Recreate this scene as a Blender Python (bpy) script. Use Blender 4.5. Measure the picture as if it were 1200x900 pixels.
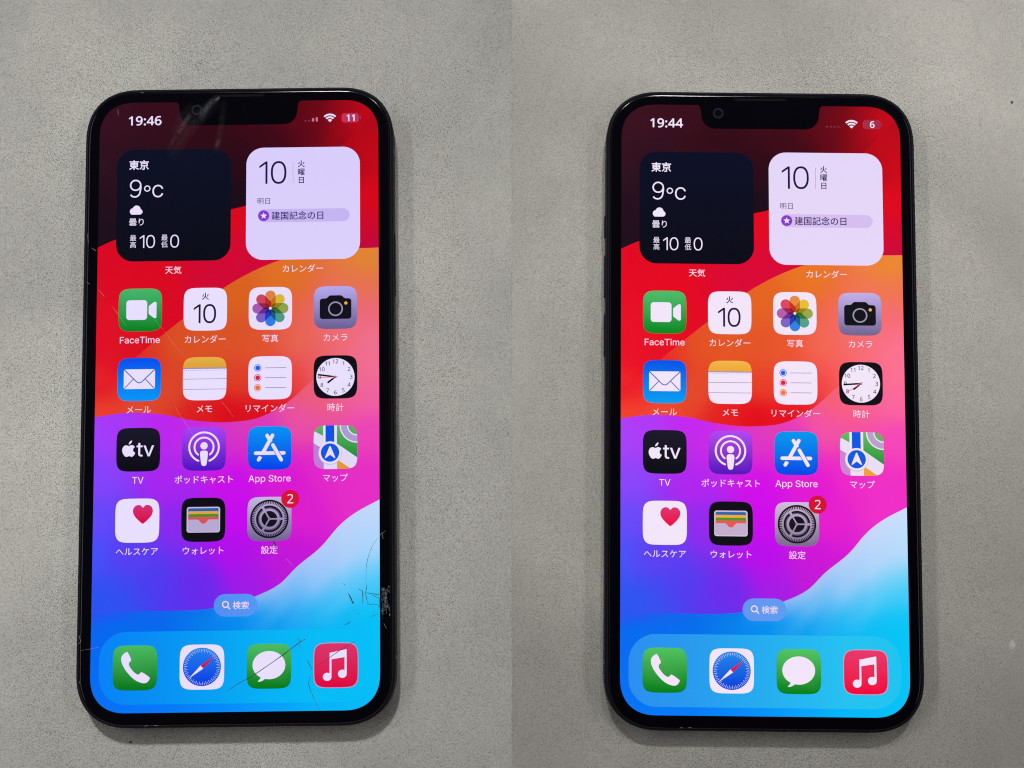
import bpy, math, random, os
import numpy as np
from mathutils import Vector, Matrix

# ------------------------------------------------------------------ reset
for o in list(bpy.data.objects):
    bpy.data.objects.remove(o, do_unlink=True)
scene = bpy.context.scene
COL = scene.collection
R = math.radians
random.seed(7)

# ------------------------------------------------------------------ camera
cam_d = bpy.data.cameras.new("camera")
cam_d.sensor_width = 36.0
cam_d.lens = 62.253
cam_d.clip_start = 0.01
cam_d.clip_end = 50.0
cam = bpy.data.objects.new("camera", cam_d)
cam.location = (0.0, -0.04907, 0.4077)
cam.rotation_euler = (R(7.503), 0.0, 0.0)
COL.objects.link(cam)
scene.camera = cam

# ------------------------------------------------------------------ world: a dim room
world = bpy.data.worlds.new("World")
scene.world = world
world.use_nodes = True
wbg = world.node_tree.nodes["Background"]
wbg.inputs["Color"].default_value = (0.9, 0.95, 1.0, 1)
wbg.inputs["Strength"].default_value = 0.02

# ------------------------------------------------------------------ lamps: two ceiling tubes, two added spots shaping the table's brightness
def area_lamp(name, loc, target, sx, sy, watts, color):
    d = bpy.data.lights.new(name, 'AREA')
    d.shape = 'RECTANGLE'
    d.size, d.size_y = sx, sy
    d.energy = watts
    d.color = color
    o = bpy.data.objects.new(name, d)
    o.location = loc
    o.rotation_euler = (Vector(target) - Vector(loc)).to_track_quat('-Z', 'Y').to_euler()
    COL.objects.link(o)
    return o

def spot_lamp(name, loc, target, deg, blend, radius, watts, color):
    d = bpy.data.lights.new(name, 'SPOT')
    d.spot_size = R(deg)
    d.spot_blend = blend
    d.shadow_soft_size = radius
    d.energy = watts
    d.color = color
    o = bpy.data.objects.new(name, d)
    o.location = loc
    o.rotation_euler = (Vector(target) - Vector(loc)).to_track_quat('-Z', 'Y').to_euler()
    COL.objects.link(o)
    return o

for sx, sy, w in ((-1.10, 0.25, 11.5), (1.10, 0.25, 8.0)):
    t = area_lamp("ceiling_tube", (sx, sy, 1.7), (0, 0, 0), 0.18, 1.3, w, (1.0, 0.985, 0.97))
    t.rotation_euler = (0, math.atan2(sx, 1.7), 0)          # tube runs along the table's depth
spot_lamp("added_spot", (-0.35, 1.5, 2.6), (-0.135, 0.005, 0), 7.3, 1.0, 0.13, 485.0, (1.0, 0.99, 0.97))  # unseen spots, this and the next, added to leave the lower right darker
spot_lamp("added_spot", (0.35, 1.5, 2.6), (0.14, 0.12, 0), 6.5, 1.0, 0.13, 580.0, (1.0, 0.985, 0.96))

# ------------------------------------------------------------------ picture
scene.view_settings.view_transform = 'Standard'
scene.view_settings.look = 'None'
scene.view_settings.exposure = 0.0
scene.view_settings.gamma = 1.0
scene.view_settings.use_curve_mapping = False
scene.render.engine = 'CYCLES'
scene.cycles.max_bounces = 6
scene.cycles.use_denoising = True
scene.cycles.filter_width = 1.1

# ------------------------------------------------------------------ materials
def lin(c):
    out = []
    for v in c[:3]:
        v = max(0.0, min(255.0, v)) / 255.0
        out.append(v / 12.92 if v <= 0.04045 else ((v + 0.055) / 1.055) ** 2.4)
    return tuple(out)

def new_mat(name):
    m = bpy.data.materials.new(name)
    m.use_nodes = True
    return m, m.node_tree, m.node_tree.nodes, m.node_tree.links, m.node_tree.nodes["Principled BSDF"]

def plain(name, col, rough, metal=0.0, spec=0.5, coat=0.0):
    m, nt, N, L, p = new_mat(name)
    p.inputs["Base Color"].default_value = (*col, 1)
    p.inputs["Roughness"].default_value = rough
    p.inputs["Metallic"].default_value = metal
    p.inputs["Specular IOR Level"].default_value = spec
    p.inputs["Coat Weight"].default_value = coat
    p.inputs["Coat Roughness"].default_value = 0.05
    return m

# lit display under glass: colour comes from the artwork stored on the mesh
def display_mat():
    m, nt, N, L, p = new_mat("lit_display")
    a = N.new("ShaderNodeAttribute"); a.attribute_name = "Col"
    p.inputs["Base Color"].default_value = (0.002, 0.002, 0.003, 1)
    p.inputs["Roughness"].default_value = 0.05
    p.inputs["Specular IOR Level"].default_value = 0.3
    L.new(a.outputs["Color"], p.inputs["Emission Color"])
    p.inputs["Emission Strength"].default_value = 1.0
    return m

def glass_black():
    m, nt, N, L, p = new_mat("black_cover_glass")
    p.inputs["Base Color"].default_value = (0.0015, 0.0015, 0.003, 1)
    p.inputs["Specular IOR Level"].default_value = 0.06
    tc = N.new("ShaderNodeTexCoord")
    n = N.new("ShaderNodeTexNoise"); n.inputs["Scale"].default_value = 140; n.inputs["Detail"].default_value = 6
    mr = N.new("ShaderNodeMapRange")
    mr.inputs["From Min"].default_value = 0.35; mr.inputs["From Max"].default_value = 0.75
    mr.inputs["To Min"].default_value = 0.04; mr.inputs["To Max"].default_value = 0.07
    L.new(tc.outputs["Object"], n.inputs["Vector"]); L.new(n.outputs["Fac"], mr.inputs["Value"])
    # the polished face is smooth, its ground rim matte
    sx = N.new("ShaderNodeSeparateXYZ"); L.new(tc.outputs["Normal"], sx.inputs["Vector"])
    rim = N.new("ShaderNodeMapRange")
    rim.inputs["From Min"].default_value = 0.9; rim.inputs["From Max"].default_value = 0.999
    rim.inputs["To Min"].default_value = 0.5; rim.inputs["To Max"].default_value = 0.0
    L.new(sx.outputs["Z"], rim.inputs["Value"])
    ad = N.new("ShaderNodeMath"); ad.operation = 'ADD'
    L.new(mr.outputs["Result"], ad.inputs[0]); L.new(rim.outputs["Result"], ad.inputs[1])
    L.new(ad.outputs[0], p.inputs["Roughness"])
    return m

def frame_mat():
    m, nt, N, L, p = new_mat("dark_anodised_metal")
    p.inputs["Metallic"].default_value = 0.2
    p.inputs["Specular IOR Level"].default_value = 0.07
    tc = N.new("ShaderNodeTexCoord")
    n = N.new("ShaderNodeTexNoise"); n.inputs["Scale"].default_value = 900; n.inputs["Detail"].default_value = 4
    cr = N.new("ShaderNodeValToRGB")
    cr.color_ramp.elements[0].color = (0.004, 0.0042, 0.007, 1)
    cr.color_ramp.elements[1].color = (0.009, 0.0095, 0.015, 1)
    L.new(tc.outputs["Object"], n.inputs["Vector"]); L.new(n.outputs["Fac"], cr.inputs["Fac"])
    L.new(cr.outputs["Color"], p.inputs["Base Color"])
    p.inputs["Roughness"].default_value = 0.55
    return m

def glare_mat():  # whitish translucent paint standing for glare on the glass
    m, nt, N, L, p = new_mat("glare_paint")
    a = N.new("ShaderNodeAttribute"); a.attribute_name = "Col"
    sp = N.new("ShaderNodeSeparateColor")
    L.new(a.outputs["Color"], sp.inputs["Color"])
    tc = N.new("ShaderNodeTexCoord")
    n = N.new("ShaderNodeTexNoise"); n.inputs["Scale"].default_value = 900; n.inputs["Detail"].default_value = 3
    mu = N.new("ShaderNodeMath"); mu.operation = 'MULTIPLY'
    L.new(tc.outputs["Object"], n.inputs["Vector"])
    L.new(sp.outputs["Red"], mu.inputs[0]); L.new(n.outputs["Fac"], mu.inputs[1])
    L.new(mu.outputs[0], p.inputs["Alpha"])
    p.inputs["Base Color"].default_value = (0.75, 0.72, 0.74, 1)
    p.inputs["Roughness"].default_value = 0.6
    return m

# grey embossed laminate with fine dark pits
def surface_mat(name, base, seed, pit_amount, relief):
    m, nt, N, L, p = new_mat(name)
    tc = N.new("ShaderNodeTexCoord")
    mp = N.new("ShaderNodeMapping"); mp.inputs["Location"].default_value = (seed, seed * 0.7, 0); mp.inputs["Rotation"].default_value = (0.61, 0.43, 0.77)
    L.new(tc.outputs["Object"], mp.inputs["Vector"])
    def noise(scale, detail, rough=0.55, dist=0.0):
        n = N.new("ShaderNodeTexNoise")
        n.inputs["Scale"].default_value = scale; n.inputs["Detail"].default_value = detail
        n.inputs["Roughness"].default_value = rough; n.inputs["Distortion"].default_value = dist
        L.new(mp.outputs["Vector"], n.inputs["Vector"])
        return n
    def rng(src, a, b, c, d):
        r = N.new("ShaderNodeMapRange")
        r.inputs["From Min"].default_value = a; r.inputs["From Max"].default_value = b
        r.inputs["To Min"].default_value = c; r.inputs["To Max"].default_value = d
        L.new(src, r.inputs["Value"]); return r.outputs["Result"]
    def math_(op, a, b):
        k = N.new("ShaderNodeMath"); k.operation = op
        for i, v in enumerate((a, b)):
            if isinstance(v, (int, float)): k.inputs[i].default_value = v
            else: L.new(v, k.inputs[i])
        return k.outputs[0]
    shade_blot = noise(13, 2, 0.45, 0.8)          # broad soft shade patches painted into the tone
    cloud = noise(60, 4)                  # mottling
    pit = noise(4400, 1, 0.5)             # tiny pits
    grain = noise(3000, 2, 0.6)           # raised grain
    where = noise(110, 3)                 # where the pits crowd
    pits = math_('MULTIPLY', rng(pit.outputs["Fac"], 0.34, 0.45, 1.0, 0.0), rng(where.outputs["Fac"], 0.3, 0.7, 0.82, 1.0))
    tone = math_('MULTIPLY', rng(shade_blot.outputs["Fac"], 0.3, 0.72, 0.80, 1.10), rng(cloud.outputs["Fac"], 0.3, 0.7, 0.95, 1.05))
    tone = math_('MULTIPLY', tone, rng(grain.outputs["Fac"], 0.3, 0.7, 0.86, 1.14))
    tone = math_('MULTIPLY', tone, math_('SUBTRACT', 1.0, math_('MULTIPLY', pits, pit_amount)))
    mixc = N.new("ShaderNodeMix"); mixc.data_type = 'RGBA'; mixc.blend_type = 'MULTIPLY'
    mixc.inputs["Factor"].default_value = 1.0
    mixc.inputs["A"].default_value = (*base, 1)
    comb = N.new("ShaderNodeCombineColor")
    for k in ("Red", "Green", "Blue"): L.new(tone, comb.inputs[k])
    L.new(comb.outputs["Color"], mixc.inputs["B"])
    L.new(mixc.outputs["Result"], p.inputs["Base Color"])
    p.inputs["Roughness"].default_value = 0.62
    p.inputs["Specular IOR Level"].default_value = 0.3
    h = math_('SUBTRACT', math_('MULTIPLY', grain.outputs["Fac"], relief), math_('MULTIPLY', pits, 0.5))
    b = N.new("ShaderNodeBump"); b.inputs["Strength"].default_value = 0.9; b.inputs["Distance"].default_value = 0.00012
    L.new(h, b.inputs["Height"]); L.new(b.outputs["Normal"], p.inputs["Normal"])
    return m

M_SCREEN = display_mat()
M_GLASS = glass_black()
M_FRAME = frame_mat()
M_GLARE = glare_mat()
M_BACK = plain("dark_back_glass", (0.01, 0.011, 0.016), 0.2)
M_CRACK = plain("dark_crack", (0.004, 0.006, 0.012), 0.5)  # near-black colour of the crack lines themselves
M_HAIR = plain("scratch_edge", (0.20, 0.185, 0.185), 0.5)
M_WEB = plain("fracture_line", (0.075, 0.078, 0.085), 0.4)
M_CHIP = plain("broken_glass_chip", (0.09, 0.095, 0.105), 0.35)
M_BLACKCHIP = plain("broken_glass_hollow", (0.002, 0.002, 0.003), 0.3)
M_LENS = plain("lens_glass", (0.001, 0.002, 0.006), 0.1, spec=0.06)
M_LENSRING = plain("lens_ring", (0.0025, 0.003, 0.007), 0.45, spec=0.04)
M_SLOT = plain("speaker_mesh", (0.003, 0.003, 0.004), 0.7, spec=0.05)
M_BAND = plain("antenna_plastic", (0.05, 0.05, 0.06), 0.5)
M_SPECK = plain("dirt", (0.02, 0.018, 0.015), 0.9)
M_HAIRLINE = plain("surface_crease", (0.20, 0.195, 0.18), 0.8)

# ------------------------------------------------------------------ mesh helpers
def link(name, me, parent=None, loc=(0, 0, 0), mats=()):
    for m in mats:
        me.materials.append(m)
    o = bpy.data.objects.new(name, me)
    COL.objects.link(o)
    o.location = loc
    if parent is not None:
        o.parent = parent
    return o

def mesh(name, verts, faces, cols=None, smooth=False):
    me = bpy.data.meshes.new(name)
    me.from_pydata(verts, [], faces)
    if cols:
        a = me.color_attributes.new("Col", 'FLOAT_COLOR', 'POINT')
        flat = []
        for c in cols:
            flat.extend((c[0], c[1], c[2], 1.0))
        a.data.foreach_set("color", flat)
    if smooth:
        me.polygons.foreach_set("use_smooth", [True] * len(me.polygons))
    me.update()
    return me

def outline(w, h, r, n=14, e=2.35):
    """rounded rectangle with soft continuous corners, counter-clockwise"""
    pts = []
    for qx, qy, a0 in ((1, 1, 0), (-1, 1, 90), (-1, -1, 180), (1, -1, 270)):
        for k in range(n + 1):
            t = R(a0 + 90.0 * k / n)
            c, s = math.cos(t), math.sin(t)
            pts.append((qx * (w / 2 - r) + r * math.copysign(abs(c) ** (2 / e), c),
                        qy * (h / 2 - r) + r * math.copysign(abs(s) ** (2 / e), s)))
    return pts

def loft(name, rings, cap0=True, cap1=True, smooth=True):
    n = len(rings[0]); v = []; f = []
    for rg in rings: v.extend(rg)
    for i in range(len(rings) - 1):
        for j in range(n):
            k = (j + 1) % n
            f.append((i * n + j, i * n + k, (i + 1) * n + k, (i + 1) * n + j))
    me = bpy.data.meshes.new(name)
    if cap0: f.append(tuple(range(n - 1, -1, -1)))
    if cap1: f.append(tuple((len(rings) - 1) * n + j for j in range(n)))
    me.from_pydata(v, [], f)
    if smooth:
        me.polygons.foreach_set("use_smooth", [len(p.vertices) == 4 for p in me.polygons])
    me.update()
    return me

def catmull(P, closed=True, k=6):
    out = []; n = len(P)
    for i in range(n if closed else n - 1):
        p = [P[(i + d) % n] if closed else P[max(0, min(n - 1, i + d))] for d in (-1, 0, 1, 2)]
        for s in range(k):
            t = s / k
            out.append(tuple(0.5 * (2 * p[1][a] + (p[2][a] - p[0][a]) * t + (2 * p[0][a] - 5 * p[1][a] + 4 * p[2][a] - p[3][a]) * t * t
                                    + (3 * p[1][a] - p[0][a] - 3 * p[2][a] + p[3][a]) * t ** 3) for a in (0, 1)))
    if not closed: out.append(P[-1])
    return out

def clip(poly, conv):
    """clip a polygon by a convex counter-clockwise one"""
    out = list(poly); m = len(conv)
    for i in range(m):
        ax, ay = conv[i]; bx, by = conv[(i + 1) % m]
        if (ax - bx) ** 2 + (ay - by) ** 2 < 1e-12: continue
        src = out; out = []
        side = lambda p: (bx - ax) * (p[1] - ay) - (by - ay) * (p[0] - ax)
        for j in range(len(src)):
            p, q = src[j], src[(j + 1) % len(src)]
            sp, sq = side(p), side(q)
            if sp >= 0: out.append(p)
            if (sp >= 0) != (sq >= 0):
                t = sp / (sp - sq)
                out.append((p[0] + (q[0] - p[0]) * t, p[1] + (q[1] - p[1]) * t))
        if len(out) < 3: return []
    return out

def squircle(s, n=56, e=5.0):
    pts = []
    for k in range(n):
        t = 2 * math.pi * k / n + 0.001
        c, q = math.cos(t), math.sin(t)
        pts.append((s * math.copysign(abs(c) ** (2 / e), c), s * math.copysign(abs(q) ** (2 / e), q)))
    return pts

def circle(cx, cy, r, n=36, ry=None):
    ry = r if ry is None else ry
    return [(cx + r * math.cos(2 * math.pi * k / n), cy + ry * math.sin(2 * math.pi * k / n)) for k in range(n)]

def capsule(a, b, r, n=8):
    ang = math.atan2(b[1] - a[1], b[0] - a[0]); pts = []
    for k in range(n + 1):
        t = ang - math.pi / 2 + math.pi * k / n
        pts.append((b[0] + r * math.cos(t), b[1] + r * math.sin(t)))
    for k in range(n + 1):
        t = ang + math.pi / 2 + math.pi * k / n
        pts.append((a[0] + r * math.cos(t), a[1] + r * math.sin(t)))
    return pts

def rrect(x0, y0, x1, y1, r, n=6):
    return [(x + (x0 + x1) / 2, y + (y0 + y1) / 2) for x, y in outline(x1 - x0, y1 - y0, r, n, 2.0)]

def vgrad(y0, c0, y1, c1):
    def f(x, y):
        t = max(0.0, min(1.0, (y - y0) / (y1 - y0)))
        return tuple(c0[i] + (c1[i] - c0[i]) * t for i in range(3))
    return f

# ------------------------------------------------------------------ lettering
def load_font(fn):
    try:
        d = bpy.utils.system_resource('DATAFILES', path='fonts')
        return bpy.data.fonts.load(os.path.join(d, fn), check_existing=True)
    except Exception:
        return None
F_LATIN = load_font("Inter.woff2")
F_DIGIT = load_font("NotoSansMath-Regular.woff2")
F_CJK = load_font("Noto Sans CJK Regular.woff2")
_glyphs = {}
def glyphs(s, cjk):
    """triangles of a line of text at size 1, left edge 0, baseline 0"""
    key = (s, cjk)
    if key not in _glyphs:
        cu = bpy.data.curves.new("lettering", 'FONT')
        cu.body = s; cu.size = 1.0; cu.resolution_u = 4
        cu.fill_mode = 'FRONT'; cu.dimensions = '2D'
        num = not cjk and all(q in "0123456789:" for q in s)
        f = F_CJK if cjk else F_DIGIT if num else F_LATIN
        if f: cu.font = f
        o = bpy.data.objects.new("lettering", cu)
        COL.objects.link(o)
        dg = bpy.context.evaluated_depsgraph_get()
        dg.update()
        me = bpy.data.meshes.new_from_object(o.evaluated_get(dg))
        k = 1 / 0.35 if cjk else 0.727 / 0.48 if num else 1 / 0.70      # the loader shrinks each face; back to one em = 1
        v = [(p.co.x * k, p.co.y * k) for p in me.vertices]
        f = [tuple(p.vertices) for p in me.polygons]
        bpy.data.meshes.remove(me)
        bpy.data.objects.remove(o, do_unlink=True)
        bpy.data.curves.remove(cu)
        _glyphs[key] = (v, f)
    return _glyphs[key]

PT = 0.06464 / 390.0           # one interface point in metres

class Art:
    """flat artwork of the display: every shape a hair above the one before"""
    def __init__(self, tint=lambda c: c, step=2.5e-6):
        self.v = []; self.f = []; self.c = []; self.z = 0.0; self.step = step; self.tint = tint
    def up(self, k=1): self.z += self.step * k
    def color(self, c, x, y):
        return lin(self.tint(c(x, y) if callable(c) else c))
    def poly(self, pts, c, raise_=True):
        if len(pts) < 3: return
        if raise_: self.up()
        b = len(self.v)
        for x, y in pts:
            self.v.append((x * PT, y * PT, self.z)); self.c.append(self.color(c, x, y))
        self.f.append(tuple(range(b, b + len(pts))))
    def ring(self, cx, cy, r0, r1, c, a0=0.0, a1=360.0, n=48, caps=False, raise_=True):
        if raise_: self.up()
        b = len(self.v)
        for k in range(n + 1):
            t = R(a0 + (a1 - a0) * k / n)
            for r in (r0, r1):
                x, y = cx + r * math.cos(t), cy + r * math.sin(t)
                self.v.append((x * PT, y * PT, self.z)); self.c.append(self.color(c, x, y))
        for k in range(n):
            self.f.append((b + 2 * k, b + 2 * k + 1, b + 2 * k + 3, b + 2 * k + 2))
        if caps:
            for t in (R(a0), R(a1)):
                rm = (r0 + r1) / 2
                self.poly(circle(cx + rm * math.cos(t), cy + rm * math.sin(t), (r1 - r0) / 2, 12), c)
    def stroke(self, pts, w, c):
        """constant-width line through points"""
        self.up(); b = len(self.v); n = len(pts)
        for i, (x, y) in enumerate(pts):
            p, q = pts[max(0, i - 1)], pts[min(n - 1, i + 1)]
            d = math.hypot(q[0] - p[0], q[1] - p[1]) or 1
            nx, ny = -(q[1] - p[1]) / d * w / 2, (q[0] - p[0]) / d * w / 2
            for s in (1, -1):
                self.v.append(((x + s * nx) * PT, (y + s * ny) * PT, self.z)); self.c.append(self.color(c, x, y))
        for i in range(n - 1):
            self.f.append((b + 2 * i, b + 2 * i + 1, b + 2 * i + 3, b + 2 * i + 2))
    def text(self, s, x, y, size, c, weight=0.0, cjk=False, align='L', width=None, vmid=False):
        """x: left edge, centre or right edge of the ink; y: baseline, or middle of the ink"""
        v, f = glyphs(s, cjk)
        if not v: return
        x0 = min(p[0] for p in v); x1 = max(p[0] for p in v)
        y0 = min(p[1] for p in v); y1 = max(p[1] for p in v)
        sx = size if width is None else width / (x1 - x0)
        ox = {'L': x - x0 * sx, 'C': x - (x0 + x1) / 2 * sx, 'R': x - x1 * sx}[align]
        oy = y - (y0 + y1) / 2 * size if vmid else y
        w = weight * size
        for dx, dy in (((0, 0),) if w <= 0 else ((-w / 2, 0), (w / 2, 0), (0, w / 2), (0, -w / 2))):
            self.up(); b = len(self.v)
            for px, py in v:
                X, Y = ox + px * sx + dx, oy + py * size + dy
                self.v.append((X * PT, Y * PT, self.z)); self.c.append(self.color(c, X, Y))
            self.f.extend(tuple(b + i for i in p) for p in f)
    def thin_digits(self, s, x, ymid, h, c, t=0.085):
        """light numerals drawn as even strokes; x: left edge of the ink, h: height of the figures"""
        w = t * h; X = x
        for ch in s:
            P = lambda q: [(X + a * h, ymid + (b - 0.5) * h) for a, b in q]
            if ch == '1':
                self.poly(P([(0.265, 0.0), (0.265 + t, 0.0), (0.265 + t, 1.0), (0.275, 1.0), (0.0, 0.80), (0.0, 0.80 - 1.1 * t), (0.265, 0.985 - 1.1 * t)]), c)
                X += 0.50 * h
            elif ch == '0':
                n = 40; b0 = len(self.v); self.up()
                for k in range(n):
                    q = 2 * math.pi * k / n; cs, sn = math.cos(q), math.sin(q)
                    cs = math.copysign(abs(cs) ** 0.86, cs); sn = math.copysign(abs(sn) ** 0.86, sn)
                    for rx, ry in ((0.34, 0.51), (0.34 - t, 0.51 - t)):
                        xx, yy = X + (0.34 + rx * cs) * h, ymid + ry * sn * h
                        self.v.append((xx * PT, yy * PT, self.z)); self.c.append(self.color(c, xx, yy))
                for k in range(n):
                    a, b = b0 + 2 * k, b0 + 2 * ((k + 1) % n)
                    self.f.append((a, b, b + 1, a + 1))
                X += 0.74 * h
            elif ch == '9':
                self.ring(X + 0.32 * h, ymid + 0.19 * h, (0.32 - t) * h, 0.32 * h, c, n=40)
                r = 0.32 - t / 2
                q = [(0.32 + r, 0.69), (0.32 + r + 0.005, 0.56), (0.32 + r - 0.02, 0.36), (0.53, 0.18), (0.42, 0.07), (0.28, 0.035), (0.14, 0.07), (0.05, 0.16)]
                self.stroke(catmull(P(q), False, 5), w, c)
                X += 0.66 * h
    def build(self, name, parent, px=195.0, py=422.0, z=2e-5):
        me = mesh(name, self.v, self.f, self.c)
        return link(name, me, parent, ((px - 195.0) * PT, (422.0 - py) * PT, z), (M_SCREEN,))

# ------------------------------------------------------------------ the setting: two grey laminate sheets meeting under the gap between the phones
def sheet(name, x0, x1, mat):
    y0, y1, t, b = -0.34, 0.40, -0.012, 0.0015
    w, h = x1 - x0, y1 - y0
    rings = []
    cx, cy = (x0 + x1) / 2, (y0 + y1) / 2
    for z, ins in ((t, 0.0), (-0.0006, 0.0), (0.0, 0.00002)):
        rings.append([(cx + sx * (w / 2 - ins), cy + sy * (h / 2 - ins), z) for sx, sy in ((1, 1), (-1, 1), (-1, -1), (1, -1))])
    o = link(name, loft(name, rings, smooth=False), None, (0, 0, 0), (mat,))
    o["kind"] = "structure"
    return o

sheet_l = sheet("table_surface", -0.42, -0.000005, surface_mat("grey_laminate_cool", (0.340, 0.336, 0.311), 3.1, 0.62, 0.8))
sheet_r = sheet("table_surface", 0.000005, 0.42, surface_mat("grey_laminate_warm", (0.348, 0.338, 0.310), 5.3, 0.48, 1.8))

def hairline(pts, w, parent):
    v = []; f = []
    P = catmull(pts, False, 5)
    n = len(P)
    for i, (x, y) in enumerate(P):
        p, q = P[max(0, i - 1)], P[min(n - 1, i + 1)]
        d = math.hypot(q[0] - p[0], q[1] - p[1]) or 1
        k = w / 2 * math.sin(math.pi * (0.08 + 0.84 * i / (n - 1)))
        nx, ny = -(q[1] - p[1]) / d * k, (q[0] - p[0]) / d * k
        v += [((x + nx) * 1e-3, (y + ny) * 1e-3, 6e-6), ((x - nx) * 1e-3, (y - ny) * 1e-3, 6e-6)]
    for i in range(n - 1): f.append((2 * i, 2 * i + 1, 2 * i + 3, 2 * i + 2))
    return link("crease", mesh("crease", v, f), parent, mats=(M_HAIRLINE,))
hairline([(-78.7, 79.9), (-78.5, 77.5), (-79.0, 75.3)], 0.16, sheet_l)
hairline([(-53.6, 92.5), (-53.7, 90.0), (-54.3, 87.9)], 0.14, sheet_l)
hairline([(-74.9, -74.9), (-75.4, -77.5), (-76.2, -80.0), (-77.7, -81.9)], 0.2, sheet_l)

# ------------------------------------------------------------------ wallpaper of the display
RC, NX0, NX1, ND = 50.0, 110.5, 278.0, 33.8
def corner(d):
    if d >= RC: return 0.0
    t = 1.0 - max(0.0, d) / RC
    return RC * (1.0 - (max(0.0, 1.0 - t ** 2.35)) ** (1 / 2.35))
def scr_bottom(x): return 844.0 - corner(min(x, 390.0 - x))
def scr_top(x):
    y = corner(min(x, 390.0 - x))
    d = min(x - NX0, NX1 - x)
    if d <= -5: return y
    if d <= 0: return max(y, 5.0 - math.sqrt(max(0.0, 25.0 - (d + 5) ** 2)))
    rb = 19.0
    if d < 1.5: return 5.0 + d / 1.5 * (ND - rb - 5.0)
    if d < 1.5 + rb: return ND - rb + math.sqrt(max(0.0, rb * rb - (1.5 + rb - d) ** 2))
    return ND

def curve(P):
    def f(x):
        if x <= P[0][0]: return P[0][1]
        for i in range(len(P) - 1):
            if x <= P[i + 1][0]:
                p0 = P[max(0, i - 1)]; p1 = P[i]; p2 = P[i + 1]; p3 = P[min(len(P) - 1, i + 2)]
                m1 = (p2[1] - p0[1]) / (p2[0] - p0[0]); m2 = (p3[1] - p1[1]) / (p3[0] - p1[0])
                h = p2[0] - p1[0]; t = (x - p1[0]) / h
                return ((2 * t ** 3 - 3 * t * t + 1) * p1[1] + (t ** 3 - 2 * t * t + t) * h * m1
                        + (-2 * t ** 3 + 3 * t * t) * p2[1] + (t ** 3 - t * t) * h * m2)
        return P[-1][1]
    return f
EDGES = [curve([(0, 206.5), (24, 196), (100, 173), (185, 154.5), (206, 149.5), (260, 128), (320, 84), (360, 44), (390, 10)]),
         curve([(0, 404), (40, 373), (85, 336), (120, 308), (186, 259), (252, 228), (320, 214.5), (390, 211.6)]),
         curve([(0, 443.5), (45, 438.3), (92, 441.2), (122, 447.5), (151, 451.7), (181, 452.9), (222, 448), (257, 431.5), (277, 416), (292, 402), (340, 366), (390, 345)]),
         curve([(0, 712), (62, 708), (104, 708.5), (153, 707), (188, 700.9), (223, 689.8), (254, 674.4), (278, 651), (310, 625), (335, 596.5), (357, 579.2), (390, 561.5)])]
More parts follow.
